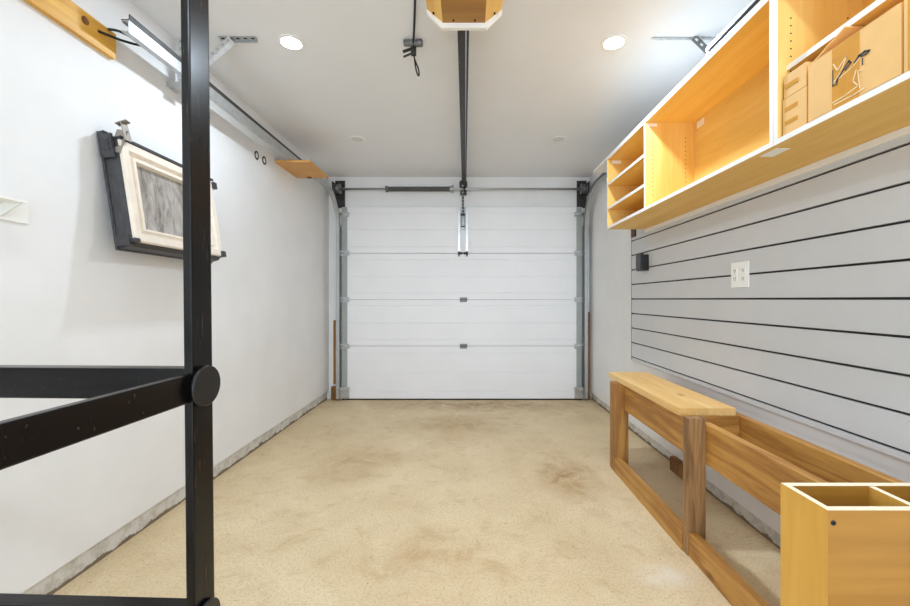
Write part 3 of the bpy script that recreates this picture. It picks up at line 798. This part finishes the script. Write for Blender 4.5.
# ------------------------------------------------------------------ black metal rack at the left
RX, RY = -.5155, .752
ra = thing('storage_rack', 'black metal rack frame with round bolt caps in the left foreground', 'rack', (RX, RY, 0))
ra.rotation_euler = (0, 0, math.radians(-2.0))
def rpart(name, bm, mat='black', parent=None): return obj(name, bm, mat, parent or ra, local=True)
H = 1.95
LV = (.953, .496, .10)
W_, D_ = .95, .86
lean = .010     # posts lean slightly outwards over their height
def post(x, y):
    bm = B(); box(bm, x-.017, x, y, y+.056, 0, H, .003)
    bmesh.ops.translate(bm, verts=bm.verts, vec=(0, 0, 0))
    for v in bm.verts: v.co.x += -(v.co.z-.95)*lean
    rpart('post', bm, 'blackpost')
def cap(x, y, z, s):
    bm = B(); cyl(bm, (x, y, z), (x+s*.008, y, z), .030, n=28); cyl(bm, (x+s*.008, y, z), (x+s*.013, y, z), .0385, n=36); cyl(bm, (x+s*.013, y, z), (x+s*.014, y, z), .0385, .037, n=36)
    rpart('bolt_cap', bm, 'blackmatte')
for x, s in ((0, 1), (-W_, -1)):
    xo = x if s > 0 else x+.016
    post(xo, 0.0); post(xo, -D_-.053)
    for z in LV:
        bm = B(); box(bm, xo-.016, xo-.0005, -D_, -.0005, z-.0265, z+.0265, .003); rpart('side_rail', bm)
        for y in (.022, -D_-.03): cap(x if s > 0 else x, y, z, s)
for z in LV:
    for y0 in (.004, -D_-.05):
        bm = B(); box(bm, -W_+.0165, -.0165, y0, y0+.006, z+.004, z+.036, .001); box(bm, -W_+.0165, -.0165, y0+.006, y0+.03, z+.030, z+.036, .001)
        box(bm, -W_+.0165, -.0165, y0+.014, y0+.04, z-.027, z+.008, .004)
        rpart('cross_rail', bm)

# ------------------------------------------------------------------ roof window unit leaning on the left wall
rw = thing('roof_window', 'old framed roof window in a dark metal casing hung on the left wall', 'window frame', (XL, 1.99, 1.57))
A = Vector((-1.548, 0, 1.815)); vd = Vector((.1516, 0, -.9884)); wd = Vector((.9884, 0, .1516))
def LP(u, v, w_): return A+vd*v+wd*w_+Vector((0, u, 0))
U0, U1, VH = 1.676, 2.30, .495
def rect_loops(bm, loops, mi=0, close_first=False, close_last=False):
    """loops = (u0,u1,v0,v1,w): loft of nested rectangles"""
    rings = [[bm.verts.new(LP(*c)) for c in ((u0, v0, w_), (u1, v0, w_), (u1, v1, w_), (u0, v1, w_))] for u0, u1, v0, v1, w_ in loops]
    for P, Q in zip(rings, rings[1:]):
        for k in range(4): bm.faces.new((P[k], P[(k+1) % 4], Q[(k+1) % 4], Q[k])).material_index = mi
    if close_first: bm.faces.new(rings[0]).material_index = mi
    if close_last: bm.faces.new(rings[-1]).material_index = mi
def L_(i, vo, w_): return (U0+i, U1-i, vo, VH-(vo-.0)*.9, w_)
bm = B(); rect_loops(bm, [L_(0, 0, 0), L_(0, 0, .010), L_(.006, .006, .012), L_(.006, .012, .050), L_(.010, .030, .070), L_(.016, .034, .070), L_(.016, .034, .045)], close_first=True, close_last=True)
obj('casing', bm, 'slate', rw)
bm = B(); rect_loops(bm, [L_(.011, .0305, .062), L_(.011, .0305, .080), L_(.016, .036, .084), L_(.044, .068, .084), L_(.050, .074, .070), L_(.066, .088, .070), L_(.070, .092, .078), L_(.082, .102, .078), L_(.090, .108, .062), L_(.09, .108, .05)])
fr = obj('sash_frame', bm, 'beige', rw)
bm = B(); rect_loops(bm, [L_(.086, .105, .052), L_(.086, .105, .058)], close_first=True, close_last=True)
obj('glass_pane', bm, 'glass', rw)
def lbox(bm, u0, u1, v0, v1, w0, w1):
    t = bmesh.new(); bmesh.ops.create_cube(t, size=1)
    for q in t.verts: q.co = LP(u0+(q.co.x+.5)*(u1-u0), v0+(q.co.y+.5)*(v1-v0), w0+(q.co.z+.5)*(w1-w0))
    bmesh.ops.bevel(t, geom=list(t.edges), offset=.0015, segments=1, affect='EDGES'); merge(bm, t)
bm = B(); lbox(bm, U0+.004, U1-.004, .020, .030, .050, .088); obj('top_flashing', bm, 'slate', rw)
bm = B(); lbox(bm, U0-.006, U0+.02, .44, .482, .015, .07); lbox(bm, U0+.0, U0+.03, .455, .47, .06, .086); obj('corner_bracket', bm, 'slate', rw)
bm = B(); lbox(bm, U0-.008, U0+.03, -.006, .10, .004, .03); lbox(bm, U0-.01, U0+.0, .01, .11, .02, .06)
for k in range(3): lbox(bm, U0-.013, U0-.009, .03+.02*k, .04+.02*k, .03, .05)
obj('corner_bracket', bm, 'slate', rw)
bm = B()
bar(bm, LP(U0+.005, .085, .055), LP(U0+.028, -.012, .085), .045, .004, (0, 1, .4)); bar(bm, LP(U0+.030, .035, .10), LP(U0+.026, -.040, .094), .034, .004, (1, 0, .1))
bar(bm, LP(U0+.020, -.036, .07), LP(U0+.030, -.048, .112), .034, .004, (0, 0, 1))
obj('bent_clip', bm, 'clip', rw)
bm = B(); lbox(bm, U1-.02, U1+.012, .04, .075, .06, .095); obj('latch', bm, 'slate', rw)
bm = B(); lbox(bm, U1-.03, U1+.004, .44, .47, .05, .092); obj('corner_bracket', bm, 'slate', rw)
bm = B(); prism(bm, [(XL+.0005, 1.50), (-1.5015, 1.50), (-1.480, 1.36), (XL+.0005, 1.36)], 'Y', 1.90, 2.06); obj('mounting_block', bm, 'oldwood', rw)

# ------------------------------------------------------------------ small things on the left wall
yb = thing('wall_board', 'yellow pine board fixed high on the left wall, at the upper left picture edge', 'board', (XL, 1.1, 2.21))
bm = B(); box(bm, XL+.0003, XL+.022, .35, 1.742, 2.163, 2.273, .0015); obj('plank', bm, 'yellowpine', yb)
bm = B(); cyl(bm, (XL+.021, 1.60, 2.235), (XL+.0235, 1.60, 2.235), .016, n=14); obj('knot', bm, 'oldwood', yb)

cl = smooth_path([(-1.527, 1.655, 2.23), (-1.515, 1.69, 2.236), (-1.50, 1.73, 2.242), (-1.475, 1.77, 2.250), (-1.46, 1.79, 2.257), (-1.461, 1.787, 2.265), (-1.475, 1.755, 2.271), (-1.50, 1.72, 2.274), (-1.526, 1.70, 2.268)], 6)
bm = B(); tube(bm, cl, .0055, 8); tag(obj('cable_loop', bm, 'cable', loc=(-1.52, 1.65, 2.24)), 'black cable loop sticking out from the end of the yellow wall board', 'cable')

ws = thing('wall_bracket', 'small white shelf bracket on the left wall at the left picture edge', 'bracket', (XL, 1.30, 1.44))
bm = B(); box(bm, XL+.0003, XL+.006, 1.10, 1.41, 1.385, 1.455, .001); obj('back_plate', bm, 'whiteplastic', ws)
bm = B(); box(bm, XL+.006, XL+.09, 1.10, 1.33, 1.438, 1.446, .001); obj('ledge', bm, 'whiteplastic', ws)
bm = B(); prism(bm, [(XL+.006, 1.392), (XL+.006, 1.438), (XL+.08, 1.438)], 'Y', 1.318, 1.324); obj('gusset', bm, 'whiteplastic', ws)

for y, lab in ((2.945, 'small round wall hole, the one nearer the viewer of the pair below the left track'), (3.055, 'small round wall hole, the farther of the pair below the left track')):
    v = thing('cable_port', lab, 'wall hole', (XL, y, 2.18), 'round holes in the left wall')
    bm = B()
    n = 24
    for k in range(n):
        a0, a1 = 2*PI*k/n, 2*PI*(k+1)/n
        q = [(XL+.003, y+r*math.cos(a)*.9, 2.18+r*math.sin(a)) for r, a in ((.020, a0), (.032, a0), (.032, a1), (.020, a1))]
        bm.faces.new([bm.verts.new(p) for p in q])
    bmesh.ops.remove_doubles(bm, verts=bm.verts, dist=1e-5)
    r = bmesh.ops.extrude_face_region(bm, geom=list(bm.faces))
    bmesh.ops.translate(bm, verts=[g for g in r['geom'] if isinstance(g, bmesh.types.BMVert)], vec=(-.0028, 0, 0))
    obj('rim', bm, 'blackmatte', v)
    bm = B(); cyl(bm, (XL+.0002, y, 2.18), (XL+.0015, y, 2.18), .021, n=24); obj('plug', bm, 'white', v)

tb = thing('track_shelf', 'tan board shelf under the left door track near the garage door', 'shelf', (-1.40, 3.44, 2.23))
bm = B(); box(bm, XL+.0005, -1.262, 3.22, 3.645, 2.224, 2.2415, .001); obj('board', bm, 'tan', tb)
bm = B(); box(bm, -1.44, -1.405, 3.60, 3.625, 2.212, 2.224, .003); obj('fixing_block', bm, 'oldwood', tb)

# ------------------------------------------------------------------ cable and clamp under the ceiling
hc = thing('hanging_cable', 'black ceiling cable with metal clamp and hanging loop, left of the opener housing', 'cable', (-.285, 2.14, CEIL))
pts = smooth_path([(-.200, 1.55, CEIL-.006), (-.238, 1.83, CEIL-.012), (-.264, 2.0, CEIL-.012), (-.281, 2.10, CEIL-.02), (-.288, 2.14, CEIL-.05)], 6)
bm = B(); tube(bm, pts, .0055, 8); obj('cable_run', bm, 'cable', hc)
bm = B(); tube(bm, smooth_path([(-.288, 2.14, CEIL-.05), (-.280, 2.142, CEIL-.09), (-.262, 2.15, CEIL-.135), (-.258, 2.152, CEIL-.165), (-.262, 2.15, CEIL-.172), (-.272, 2.145, CEIL-.15), (-.28, 2.142, CEIL-.10), (-.284, 2.14, CEIL-.06)], 6), .0042, 8); obj('cable_loop', bm, 'cable', hc)
bm = B(); cyl(bm, (-.335, 2.12, CEIL-.017), (-.235, 2.12, CEIL-.017), .016, n=16); cyl(bm, (-.27, 2.12, CEIL-.017), (-.238, 2.12, CEIL-.017), .019, n=16); obj('clamp_body', bm, 'greymetal', hc)
bm = B(); bar(bm, (-.345, 2.15, CEIL-.045), (-.275, 2.15, CEIL-.02), .012, .010); bar(bm, (-.345, 2.17, CEIL-.06), (-.29, 2.165, CEIL-.04), .010, .006); box(bm, -.30, -.272, 2.13, 2.15, CEIL-.07, CEIL-.001, .003); obj('clamp_jaw', bm, 'darkmetal', hc)
